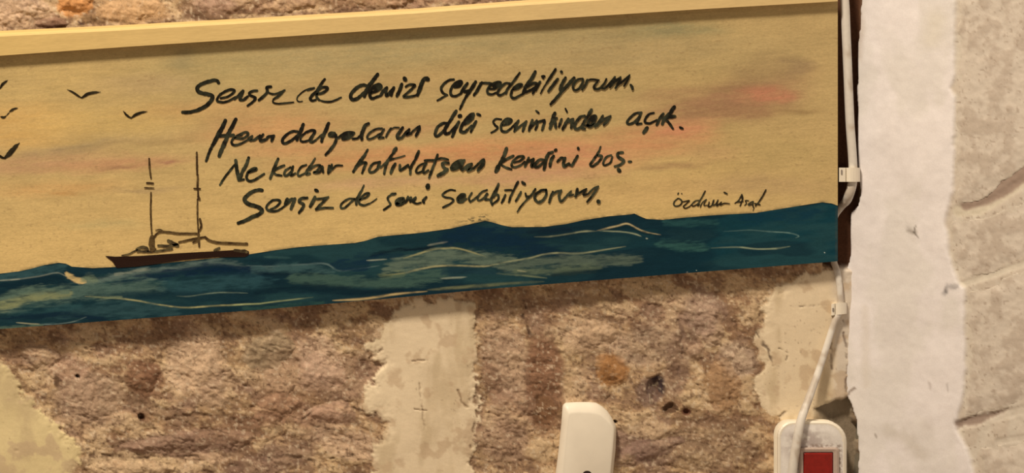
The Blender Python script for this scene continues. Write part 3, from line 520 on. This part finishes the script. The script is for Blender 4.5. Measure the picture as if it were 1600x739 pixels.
LINES = [
 ('first handwritten line', (26, 22, 14), .35, [
  word(*cA, '38:455,290 440,265 400,262 330,278 250,310 208,350 225,395 290,415 355,430 385,455 360,510 290,570 200,610 110,630 40,630|25:480,470 560,450 620,410 640,380 600,368 540,385 470,430 437,480 452,508 520,515 590,490 650,455|26:640,480 690,430 735,380|30:740,385 722,430 700,480 740,488 790,450|26:900,380 850,385 808,410 830,440 880,460 870,490 830,525 790,555|30:1060,335 1012,345 1020,390 980,440 920,490|20:1020,400 1080,420 1140,410 1220,375|26:1210,380 1150,440 1090,480|17:1090,480 1080,510 1130,530 1220,525 1320,515'),
  word(*cB, '14:225,345 170,350 100,385 40,440 30,480 55,500 90,495|22:150,370 225,345|28:345,245 310,290 260,370 200,430 178,465 200,488 240,480|28:260,415 330,395 375,355 360,335 300,345 258,390 252,440 280,480|20:280,480 340,500 410,500 470,480 530,452'),
  word(*cB, '34:830,320 770,312 700,350 648,410 640,455 670,480 720,460 780,410 830,370|40:945,190 900,250 850,320 812,390 795,440|30:880,400 950,370 985,330 960,305 900,330 862,390 858,430 880,462 930,450 980,430|34:905,350 950,330|32:980,430 1010,380 1050,340|32:1050,345 1040,390 1050,430 1090,390 1130,340|30:1130,340 1110,390 1100,430|34:1220,300 1195,370 1165,435|44:1250,235 1262,252|25:1265,330 1310,305 1368,312 1340,350 1260,420 1242,445 1300,445 1400,425|38:1480,235 1455,270 1430,340 1398,425|50:1495,238 1515,245'),
  word(*cC, '30:320,280 260,290 190,340 158,400 180,450 235,480|24:235,480 180,510 110,550|30:330,380 390,370 425,320 400,300 340,330 290,390 278,450 300,490 350,492 410,460|36:345,360 400,330|36:410,460 450,390 495,330|40:600,310 570,360 530,420 480,500|28:480,500 440,570 400,660|34:460,440 520,420|34:680,320 650,370 610,440 580,480|28:660,330 720,325 800,330|28:780,400 840,400 900,360 920,320 870,315 800,350 752,410 760,458 810,472 860,450|36:830,370 890,335|28:1040,330 980,330 920,390 882,450 900,482 950,470 1000,430|28:1165,195 1120,260 1060,340 1010,400 990,460|28:1090,410 1150,390 1195,350 1150,345 1080,400 1055,470 1060,505 1100,520 1160,490 1220,460|34:1100,395 1160,365|40:1365,180 1330,250 1280,320 1230,400 1212,455|34:1212,455 1300,420 1370,380 1390,340 1340,330 1270,370|28:1430,310 1390,360 1335,455')
  + word(*cD, '30:140,240 170,240|28:110,310 60,420|28:50,400 20,460|30:150,250 155,262|32:312,148 260,230 200,320|18:200,320 150,400 120,460|36:340,275 290,340 222,430|34:385,178 392,188|36:440,258 400,330 370,400 385,435|40:550,260 480,340 400,430|34:400,430 330,510 250,598|28:660,270 600,280 548,340 535,385 560,418 610,400 650,340 668,285|30:720,285 700,340 655,410|22:700,320 760,280 870,290|26:850,310 805,370 812,398 870,398 930,340 965,275|24:930,340 900,388 940,398|26:940,400 1000,340 1075,248|26:1075,248 1050,310 1010,380|26:1020,370 1080,300 1145,252|28:1145,252 1120,320 1080,390|24:1100,360 1180,300 1262,225|24:1262,225 1230,300 1190,365|30:1275,350 1300,380 1298,405')]),
 ('second handwritten line', (28, 24, 17), .6, [
  word(*cE, '48:345,150 310,230 250,340 180,470|34:180,470 130,580 100,668|46:480,135 440,210 390,310 340,430 290,540 268,605|38:240,350 340,345 450,335|28:470,375 560,382 620,350 638,312 600,300 530,330 450,380 427,420 440,458 490,465 560,440 630,400|30:500,350 560,330|30:630,400 690,350|30:690,350 665,400 720,395 790,340|34:830,330 790,390 810,412 870,390 900,360 970,345|34:965,350 940,412'),
  word(*cE, '32:1270,290 1200,292 1120,340 1078,400 1088,438 1130,440 1200,400 1270,340|42:1345,200 1320,270 1275,350 1265,398|26:1470,280 1400,290 1325,350 1308,400 1340,422 1400,410 1450,380')
  + word(*cF, '30:0,300 50,275 100,282 80,330 32,400 60,428 110,400|38:40,390 70,350|40:275,185 240,270 200,360 185,418|22:110,400 185,330|34:350,310 300,310 282,338 330,352 370,335|34:352,315 372,370 350,450 300,520 237,588|36:400,370 450,335 520,305 600,310|40:455,385 520,375 585,325|40:460,360 560,340|26:580,385 640,378 670,350|42:785,190 745,215 720,270 695,340 700,390|24:960,250 880,260 800,310 768,360 790,388 850,370 930,320|28:985,262 945,330 915,370 980,370|26:1075,250 1040,300 1010,360|18:1060,270 1120,240 1180,240|36:1225,240 1190,290 1155,345 1170,378 1215,368|30:1215,368 1262,310 1310,262|38:1300,280 1270,325 1330,315|24:1330,310 1420,230|34:1440,225 1430,280 1395,345'),
  word(*cG, '30:290,275 230,282 170,330 148,400 165,428 210,400 270,340|34:390,135 350,200 300,280|34:300,280 260,350 268,398 310,390|20:310,390 370,320 420,262|34:420,262 380,340 345,430|46:428,195 438,192|34:590,170 550,185 500,240 450,320 442,365 480,382 520,352|38:590,180 570,220 530,260 490,285|30:620,255 590,310 560,375|20:520,352 570,300|26:632,170 668,186'),
  word(*cG, '22:910,232 850,228 818,260 840,300 872,328 842,360 795,386|26:930,300 1000,280 1030,240 980,226 930,262 908,320 922,368 970,374 1020,340|38:965,265 1000,250|22:1020,340 1110,245|26:1110,245 1080,310 1062,372|22:1062,372 1130,310 1200,255|28:1200,255 1175,320 1160,368|30:1270,240 1250,300 1232,362|24:1235,350 1320,245|26:1320,245 1325,300 1305,350|26:1330,265 1410,240|28:1412,252 1400,300 1382,355|20:1312,132 1345,160')
  + word(*cH, '34:180,178 160,230 130,335|26:130,290 200,230|28:180,260 190,330|24:250,240 222,320|17:290,130 308,168|30:320,238 290,290 262,345|24:300,280 370,238|28:368,245 350,330|26:490,205 440,222 392,290 392,338 430,338 480,290|34:560,145 530,200|28:530,200 490,260 462,328 490,343|24:500,310 570,290 608,215 570,212 530,270 522,308 550,320 600,290|32:560,255 590,230|24:600,320 640,270 680,205|24:680,205 650,260 622,310|22:640,290 700,240 760,208|26:758,210 730,260 690,300'),
  word(*cH, '24:1080,175 1020,182 960,230 932,278 960,293 1010,270 1070,205|26:1080,172 1050,240 1032,288 1080,288|22:1210,175 1160,190 1122,240 1122,276 1170,284 1240,250|34:1142,330 1105,382|28:1310,185 1270,240 1242,300|34:1425,112 1380,180|34:1380,180 1320,240 1300,290|32:1430,212 1360,222 1310,240|24:1310,240 1360,270 1410,340|22:1482,325 1512,340')]),
 ('third handwritten line', (34, 32, 20), .9, [
  word(*cI, '24:100,500 150,420 262,275|36:278,222 290,320 315,445|34:425,192 400,270 350,360 325,440|24:315,450 372,438|26:430,360 500,335 515,312 460,322 412,370 402,428 440,458 500,440 600,375'),
  word(*cI, '32:760,205 730,270 700,350 672,428|26:830,280 760,310 710,340|24:700,350 740,385 800,395|24:900,300 842,340 832,388 870,388 925,330|26:930,290 912,350 905,392 955,370|22:1080,272 1020,300 982,368 1002,398 1060,370|20:1180,200 1140,265|28:1140,265 1090,340 1082,378 1120,370|24:1120,330 1180,282 1240,282 1200,340 1162,358 1230,358 1270,300|26:1262,290 1272,358|28:1340,282 1330,368|26:1370,270 1350,350|20:1370,330 1420,282 1490,280'),
  word(*cJ, '22:240,95 215,140|32:215,140 190,180 130,260 85,335|26:120,280 180,240 222,240 202,290 180,350|24:360,230 300,250 258,310 272,342 320,330 370,270|30:372,230 350,300|36:548,82 520,130|26:520,130 490,170 440,260 420,358|24:450,215 520,195|14:520,195 560,185 645,160|18:380,290 440,230|30:540,250 510,300 492,350|26:590,262 592,320 630,300 680,262|28:795,112 760,200|26:760,200 710,290 702,360|20:660,270 700,290|20:860,242 800,270 763,328 790,348 850,320|22:880,242 842,310 852,348 900,320|26:1000,150 980,210 940,310 908,400|24:860,215 960,210|22:960,212 1040,190 1115,205|46:895,485 893,508|28:1120,242 1055,242 1062,280 1105,310|36:1105,310 1060,350 1005,378|30:1290,212 1220,222 1155,280 1155,308 1210,300 1270,240|34:1190,270 1250,230|28:1282,222 1252,290 1270,320|28:1270,320 1330,265 1370,252|32:1370,252 1325,318 1390,300|24:1390,300 1490,205|34:1500,205 1490,260 1440,322'),
  word(*cK, '34:210,112 170,220 130,290|38:130,290 100,352|26:280,190 200,230 150,270|22:150,280 200,310 260,330|22:290,260 350,240 390,202 340,196 282,240 262,288 290,308 350,290 400,250|26:440,210 422,260 402,300|22:420,262 490,222|28:490,222 472,300 530,255|26:600,232 550,232 502,290 530,308 590,262|28:690,150 650,162|32:650,162 620,230 600,330|34:718,132 724,128|30:700,192 672,240 662,298|24:740,250 780,212 820,222|28:820,212 802,270 812,300 860,270|26:950,190 920,240 892,293|22:860,282 890,290|28:955,108 960,118'),
  word(*cK, '18:1190,95 1175,140|24:1175,140 1150,180 1110,240 1082,280 1110,298 1170,250 1205,195 1160,185|20:1300,182 1250,202 1217,260 1232,288 1290,260 1312,200|28:1420,155 1372,162 1372,200 1430,240 1402,278 1340,300|38:1375,332 1388,348|22:1482,250 1508,250')]),
 ('fourth handwritten line', (32, 30, 20), .75, [
  word(*cL, '36:330,182 290,178 220,202 162,250 152,290 200,330 270,350 330,385 300,430 230,460 150,500 82,523|22:420,380 480,350 520,300 490,282 430,292 382,340 382,380 430,400 500,390 560,350|32:592,272 572,330|28:590,290 650,272|32:672,270 652,320 632,375|22:560,350 620,300|28:800,260 742,266 716,300 762,330 750,370 716,415|32:880,252 860,300 832,350|28:885,177 908,190|22:900,272 960,268 1020,252|26:1010,260 950,320 892,378|20:892,385 970,366 1070,365'),
  word(*cL, '20:1290,270 1230,272 1162,320 1152,362 1190,364 1250,310 1300,272|18:1390,130 1370,180|26:1370,180 1350,210 1312,290 1312,330|20:1350,280 1420,252 1445,212 1400,222 1352,270 1342,318 1390,338 1450,320|12:1450,320 1490,295 1525,268'),
  word(*cM, '32:235,232 180,242|26:180,242 132,290 152,340|26:152,340 170,375 132,410 80,445|38:255,362 320,335 340,295 285,302 245,342 262,375 310,370 370,340|34:300,350 320,320|30:400,272 375,340|24:380,330 430,282|30:440,282 430,340|26:430,340 500,282|32:500,282 465,340|24:465,340 510,363 570,350|32:640,278 602,320 610,350'),
  word(*cM, '24:1020,190 960,182 890,212 853,250 890,278 970,293 1000,325 950,370|26:950,370 860,413|26:1070,320 1130,290 1150,245 1100,242 1052,290 1062,338 1110,343 1170,300|34:1080,290 1120,265|26:1240,222 1202,290 1220,343|24:1220,343 1290,290 1350,235|24:1440,182 1370,212 1322,270 1322,318 1370,310 1450,240|32:1440,232 1412,300 1460,308|26:1590,100 1560,170|32:1560,170 1512,260 1492,320 1508,378')
  + word(*cN, '30:75,147 50,220 12,320|26:20,290 70,292 70,350 10,400|28:165,290 145,340 117,393|22:158,228 250,225|30:332,118 290,200|26:290,200 240,300 212,385|34:388,122 422,150|28:370,250 340,310 302,370|26:430,270 442,310 480,310|28:560,212 510,290 440,360|20:440,360 370,440 322,513|32:700,222 640,232 562,290 552,340 600,388 660,360 700,290 705,235|34:615,385 625,375|30:790,250 762,320 742,390|26:770,300 830,252 900,232|30:900,232 872,300 882,358 905,375 960,320|26:960,320 1030,242|24:1030,242 1005,300 1060,285|34:1112,212 1092,310|26:1082,312 1130,270 1230,212|28:1230,212 1192,290 1250,280|24:1250,280 1320,212 1390,178|28:1388,180 1340,260 1242,383|54:1389,375 1392,382')]),
 ('small signature at the lower right', (44, 34, 20), .6, [
  word(*cO, '19:180,190 132,230 122,280 160,303 220,280 240,230 205,192 180,190|18:190,108 180,128|16:235,115 239,120|17:250,238 300,228 350,222 300,270 262,308 290,333 350,310|15:350,310 400,260 440,228|16:490,216 440,224 392,268 398,302 455,280 500,235|20:582,80 540,160|18:540,160 500,230 472,298 500,275|15:510,318 540,250 600,202|14:600,202 562,288 610,288|19:640,242 630,308 680,290 710,212|19:700,222 692,288 740,270 770,212|18:762,232 752,298 820,242|15:820,242 802,288 860,260 940,265|20:860,98 905,122'),
  word(*cO, '18:1020,260 1070,222 1120,135|26:1120,135 1132,200|18:1132,200 1095,300|16:1050,245 1140,232|15:1220,222 1172,222 1190,260 1162,290|17:1280,232 1222,268 1222,288 1270,272|18:1290,232 1282,290 1300,325|10:1300,325 1285,370|20:1475,62 1430,150|22:1430,150 1370,240|18:1370,240 1320,300|18:1310,262 1390,282')]),
]
for nm, dk, am, words in LINES:
    ln = bpy.data.objects.new('lettering', None); COL.objects.link(ln); ln.parent = painting; ln['label'] = nm; ln.empty_display_size = .01
    for wd in words: ink('word', wd, ln, dark=dk, pale=(78, 76, 52), amt=am*.75)
b = (0, 80, 4.106)
wing = dict(prof=((0, .4, .8, 1), (1, 1.2, .9, .5)), taper=(.6, .4))
def bird(*st):
    ink('painted_bird', [(Z(*b, t), w_/4.106, wing) for w_, t in st], painting, dark=(34, 26, 14), pale=(70, 58, 36), amt=.4)
bird((11, '525,300 495,282 465,262 430,245'), (17, '525,298 560,275 600,265 645,262')); bird((12, '842,430 815,412 790,383'), (15, '842,428 870,408 905,394 945,386'))
bird((14, '0,238 20,208 50,186'), (9, '0,238 -30,220 -60,215')); bird((12, '5,420 25,424 42,412'), (6, '42,412 62,390'), (13, '62,386 90,370 115,364')); bird((13, '32,688 5,676 -30,650'), (26, '32,684 70,645 100,612 125,588'))
q = (150, 230, 3.696)
ship = ink('painted_ship', [([tuple(p) for p in Z(*q, '52,627 110,632 250,628 480,612 700,600 860,590 884,602 882,622 860,634 700,636 520,650 380,670 230,690 120,697 95,660')], 0, {'poly': True})], painting, dark=(42, 24, 15), pale=(56, 40, 30), amt=.4, off=1.0, label='brown hull of the two-masted boat')
ink('mast', word(*q, '11:307,66 311,130 318,178|10:318,262 316,350 318,430 322,500|10:293,206 331,208|7:281,234 334,236|30:325,520 323,560 326,592|16:310,560 342,590', 1), ship, dark=(62, 42, 22), pale=(110, 84, 46), amt=.6, off=1.2)
ink('mast', word(*q, '11:582,30 583,90 584,160|12:588,160 587,200 586,240|10:588,240 592,300|9:586,300 586,400 590,480|13:592,490 596,572|9:566,238 602,240|13:600,414 608,450 600,478|14:590,285 598,300|10:560,550 590,536', 1), ship, dark=(62, 42, 22), pale=(110, 84, 46), amt=.6, off=1.2)
ink('boom', word(*q, '12:335,520 355,497 390,488 480,498 580,498|6:345,480 370,475 392,486', 1), ship, dark=(66, 46, 24), pale=(110, 84, 46), amt=.6, off=1.2)
ink('boom', word(*q, '12:480,548 560,531 630,519|14:630,519 655,538 700,550 780,555 862,558|16:860,558 872,558', 1), ship, dark=(66, 46, 24), pale=(110, 84, 46), amt=.6, off=1.2)
for st_ in word(*q, '14:360,568 420,570 470,560|20:418,540 450,558 472,568|16:235,590 262,578 292,582 300,596|12:240,602 330,602 440,588|8:150,626 190,616 215,603 240,592|14:684,596 712,582|16:800,596 870,606', 1):
    ink('deck_gear', [st_], ship, dark=(62, 48, 30), pale=(110, 92, 56), amt=.7, off=1.2)

# ------------------------------------------------------------------ cable, clips, switch box, cover
def tube(name, pts, matl, parent=None, seg=14, colr=None):
    """pts: (px, py, depth px, radius px) on a smooth path"""
    p = np.array(pts, float); W = np.c_[np.array([P(a[0], a[1], a[2]) for a in p]), p[:, 3]*U]
    q = np.vstack([2*W[0]-W[1], W, 2*W[-1]-W[-2]]); c = []
    for i in range(1, len(q)-2):
        for t in np.arange(8)/8:
            a, b_, c_, d = q[i-1], q[i], q[i+1], q[i+2]
            c.append(.5*((2*b_)+(-a+c_)*t+(2*a-5*b_+4*c_-d)*t*t+(-a+3*b_-3*c_+d)*t**3))
    c.append(W[-1]); c = np.array(c); n = len(c); T = np.gradient(c[:, :3], axis=0); T /= np.linalg.norm(T, axis=1)[:, None]
    ref = np.array([0, -1., 0]); V = []
    for i in range(n):
        s_ = np.cross(T[i], ref); s_ /= np.linalg.norm(s_); u_ = np.cross(s_, T[i])
        for j in range(seg):
            an = 2*math.pi*j/seg; V.append(c[i, :3]+c[i, 3]*(s_*math.cos(an)+u_*math.sin(an)))
    f = [(i*seg+j, i*seg+(j+1) % seg, (i+1)*seg+(j+1) % seg, (i+1)*seg+j) for i in range(n-1) for j in range(seg)]
    f += [tuple(reversed(range(seg))), tuple(range((n-1)*seg, n*seg))]
    V = np.array(V); k = fbm(V[:, 0]/U, V[:, 2]/U, 18, 3, 801)
    col = mix(np.broadcast_to(A(colr or (216, 196, 168)), (len(V), 3)), A((178, 152, 122)), .7*sst(.5, .7, k))
    return mesh(name, V, f, matl, parent=parent, col=col)
o = tube('power_cable', [(1312, -80, 17, 7.2), (1316, -30, 17, 7.2), (1320, 5, 17, 7.2), (1322, 50, 17, 7.2), (1325, 120, 17, 7.2), (1328, 190, 17, 7.2), (1332, 245, 17, 7.2), (1333, 272, 17, 7.2), (1331, 290, 16, 7.6), (1327, 303, 13, 7.8), (1323, 313, 4, 7.4), (1315, 322, -7, 6.2), (1303, 340, -7, 6), (1299, 370, -6, 5.6), (1302, 405, -3, 5.4), (1308, 425, 3, 5.4), (1312, 450, 7, 5.2), (1313, 481, 9, 5.2),
  (1303, 505, 10, 5.2), (1292, 540, 13, 5.4), (1279, 580, 19, 5.8), (1264, 622, 34, 6.4), (1252, 655, 48, 7.0), (1245, 690, 52, 7.4), (1238, 739, 52, 7.6), (1234, 800, 52, 7.6), (1230, 900, 52, 7.6), (1232, 1000, 30, 7), (1240, 1300, 14, 7)], M_CABLE)
o['label'] = 'white power cable running down beside the painting into the corner'; o['category'] = 'cable'
def loft(name, layers, matl, parent=None, col=None, cap_back=True, smooth=False, bev=0):
    n = len(layers[0][0]); V = []
    for pts, d in layers:
        a = np.array(pts, float); V.append(P(a[:, 0], a[:, 1], d))
    V = np.vstack(V); f = []
    for L in range(len(layers)-1):
        for i in range(n): j = (i+1) % n; f.append((L*n+i, L*n+j, (L+1)*n+j, (L+1)*n+i))
    f.append(tuple(range((len(layers)-1)*n, len(layers)*n)))
    if cap_back: f.append(tuple(reversed(range(n))))
    if callable(col):
        pc = np.vstack([np.array(p, float) for p, _ in layers]); cc = col(pc[:, 0], pc[:, 1])
    else: cc = col if col is not None else (A((226, 204, 176)))
    if cc is not None and np.ndim(cc) == 1: cc = np.tile(cc, (len(V), 1))
    return mesh(name, V, f, matl, parent=parent, col=cc, smooth=smooth)
def rr(x0, y0, x1, y1, r, n=6, rs=None, sk=0.0):
    rs = rs or (r, r, r, r); out = []
    for (cx, cy, a0), R in zip(((x1, y0, -90), (x1, y1, 0), (x0, y1, 90), (x0, y0, 180)), rs):
        cx += -R if cx == x1 else R; cy += R if cy == y0 else -R
        for i in range(n+1):
            an = math.radians(a0+90*i/n); out.append((cx+R*math.cos(an), cy+R*math.sin(an)))
    return [(x, y-sk*(x-x0)) for x, y in out]
def clip(label, x0, y0, x1, y1, d0, d1, hx, hr, sk, slot):
    """nail-in cable clip: a block with the nail at its left and a hoop over the cable at its right"""
    t = thing('cable_clip', label, 'cable clip', P((x0+x1)/2, (y0+y1)/2, d0))
    t['group'] = 'plastic clips holding the cable'
    xm = hx-hr; prof = [(x0, d0), (x0, d1-2), (x0+2, d1), (xm-1, d1)]
    for i in range(9):
        an = math.pi*(1-i/8.0); prof.append((hx+hr*math.cos(an), max(d1-4, d0)+hr*.75*math.sin(an)))
    prof += [(hx+hr, d0)]
    top = [(x, y0-sk*(x-x0), d) for x, d in prof]; bot = [(x, y1-sk*(x-x0), d) for x, d in prof]
    V = np.array([P(*a) for a in top+bot]); n = len(prof)
    f = [(i, (i+1) % n, n+(i+1) % n, n+i) for i in range(n)]+[tuple(reversed(range(n))), tuple(range(n, 2*n))]
    mesh('hoop', V, f, M_PLASTIC, parent=t, smooth=False)
    sx, sy, sw, shh = slot
    loft('nail', [(rr(sx-sw, sy-shh, sx+sw, sy+shh, min(sw, shh)*.9), d1-1), (rr(sx-sw, sy-shh, sx+sw, sy+shh, min(sw, shh)*.9), d1+.8)], M_BRASS, parent=t, smooth=False)
clip('white cable clip on the cable beside the painting\'s right edge', 1311, 262, 1346, 284, 2, 24, 1333, 11, .0, (1315.2, 269, 1.2, 4))
clip('white cable clip below the painting\'s lower right corner', 1299, 475, 1326, 493, 2, 13, 1314, 9, .12, (1301.8, 484, 1.4, 3))

# extension socket with red switch
box = thing('extension_socket', 'white extension socket with red rocker switch at the lower right corner', 'socket', P(1266, 900, 2))
def grime(x, y):
    c = np.broadcast_to(A((222, 202, 178)), x.shape+(3,)); return c
bl = [(rr(1209, 655, 1318, 930, 30, rs=(32, 30, 24, 22)), 0), (rr(1209, 655, 1318, 930, 30, rs=(32, 30, 24, 22)), 22)]
loft('base_plate', bl, M_PLASTIC, parent=box)
O = lambda k: rr(1214+k, 657+k, 1323-k, 928-k, 30, rs=(34-k, 30, 26, 25-k*.7), n=8)
# cover with a fine front grid so that the grime round the switch has a place
loft('cover', [(O(0), 22), (O(0), 34), (O(1.2), 38), (O(4), 40.5)], M_PLASTIC, parent=box)
gxx, gyy = np.meshgrid(np.arange(1220, 1319, 1.5), np.arange(663, 760, 1.5))
sd = sdpoly(gxx, gyy, O(5)); gk = fbm(gxx, gyy, 13, 4, 901)
gc = mix(np.broadcast_to(A((230, 210, 184)), gxx.shape+(3,)), A((176, 152, 134)), .8*sst(.42, .62, gk+.10)*sst(40, 6, np.hypot((gxx-1258)*.7, gyy-692)))
gc = mix(gc, A((140, 112, 90)), .8*sst(.4, .6, fbm(gxx, gyy, 4, 3, 911))*sst(8, 2, sdline(gxx, gyy, [(1246, 760), (1246, 699), (1310, 699), (1311, 760)])))
gd = 40.5+2.0*sst(0, 14, sd)
V = P(gxx, gyy, gd); k = sd > 0.3; keep = k[:-1, :-1] & k[1:, 1:] & k[1:, :-1] & k[:-1, 1:]
V, f, gc = compact(V, gridfaces(*gxx.shape, keep=keep), gc); o = mesh('cover_face', V, f, M_GRIME, parent=box, col=gc); o['label'] = 'grimy plastic around the switch'
B1 = rr(1248, 699, 1311, 806, 5); B2 = rr(1251, 702, 1308, 803, 4); B3 = rr(1255, 706, 1302, 799, 2)
loft('switch_bezel', [(B1, 36), (B1, 45), (B2, 47), (B3, 46), (B3, 42)], M_GRIME, parent=box, col=A((184, 154, 128)))
rk = rr(1255.5, 707, 1301.5, 798, 1.5)
sw = loft('rocker_switch', [(rk, 38), ([(x, y) for x, y in rk], 44.5), ([(1278.5+(x-1278.5)*.92, 752+(y-752)*.95) for x, y in rk], 46.5)], M_RED, parent=box); sw['label'] = 'red rocker switch'
for cy in (850,): loft('socket_well', [(rr(1241, cy-26, 1295, cy+26, 26, n=8), 40), (rr(1241, cy-26, 1295, cy+26, 26, n=8), 43.5), (rr(1245, cy-22, 1291, cy+22, 22, n=8), 43.5), (rr(1245, cy-22, 1291, cy+22, 22, n=8), 41.2)], M_PLASTIC, parent=box)

# tall white cover
cover = thing('wall_cover', 'white plastic wall cover with a cut-off upper right corner below the painting', 'cover', P(915, 850, 0))
out0 = [(884, 629), (900, 628), (920, 628), (931, 629), (940, 634), (949, 642), (955, 651), (962, 664), (963, 672), (962, 700), (958, 739), (952, 850), (946, 856), (866, 862), (861, 856), (868, 739), (873, 700), (877, 660), (879, 634), (881, 631)]
inn = [(893, 647), (903, 646), (920, 646.5), (931, 648), (939, 651), (946, 657), (952, 662), (957, 667), (959, 674), (957, 700), (953, 739), (947, 846), (942, 850), (878, 855), (874, 850), (880, 739), (884, 700), (888, 660), (890, 651), (891, 648)]
mid = [((a*.5+c_*.5), (b_*.5+d*.5)) for (a, b_), (c_, d) in zip(out0, inn)]
mid2 = [((a*.18+c_*.82), (b_*.18+d*.82)) for (a, b_), (c_, d) in zip(out0, inn)]
loft('cover_shell', [(out0, -6), (out0, 12), ([(a*.88+c_*.12, b_*.88+d*.12) for (a, b_), (c_, d) in zip(out0, inn)], 17), (mid, 22), (mid2, 26), (inn, 27)], M_PLASTIC, parent=cover, smooth=True)
loft('screw_hole', [(rr(910, 735.5, 925, 750, 7), 26), (rr(910, 735.5, 925, 750, 7), 27.4)], M_DARK, parent=cover)
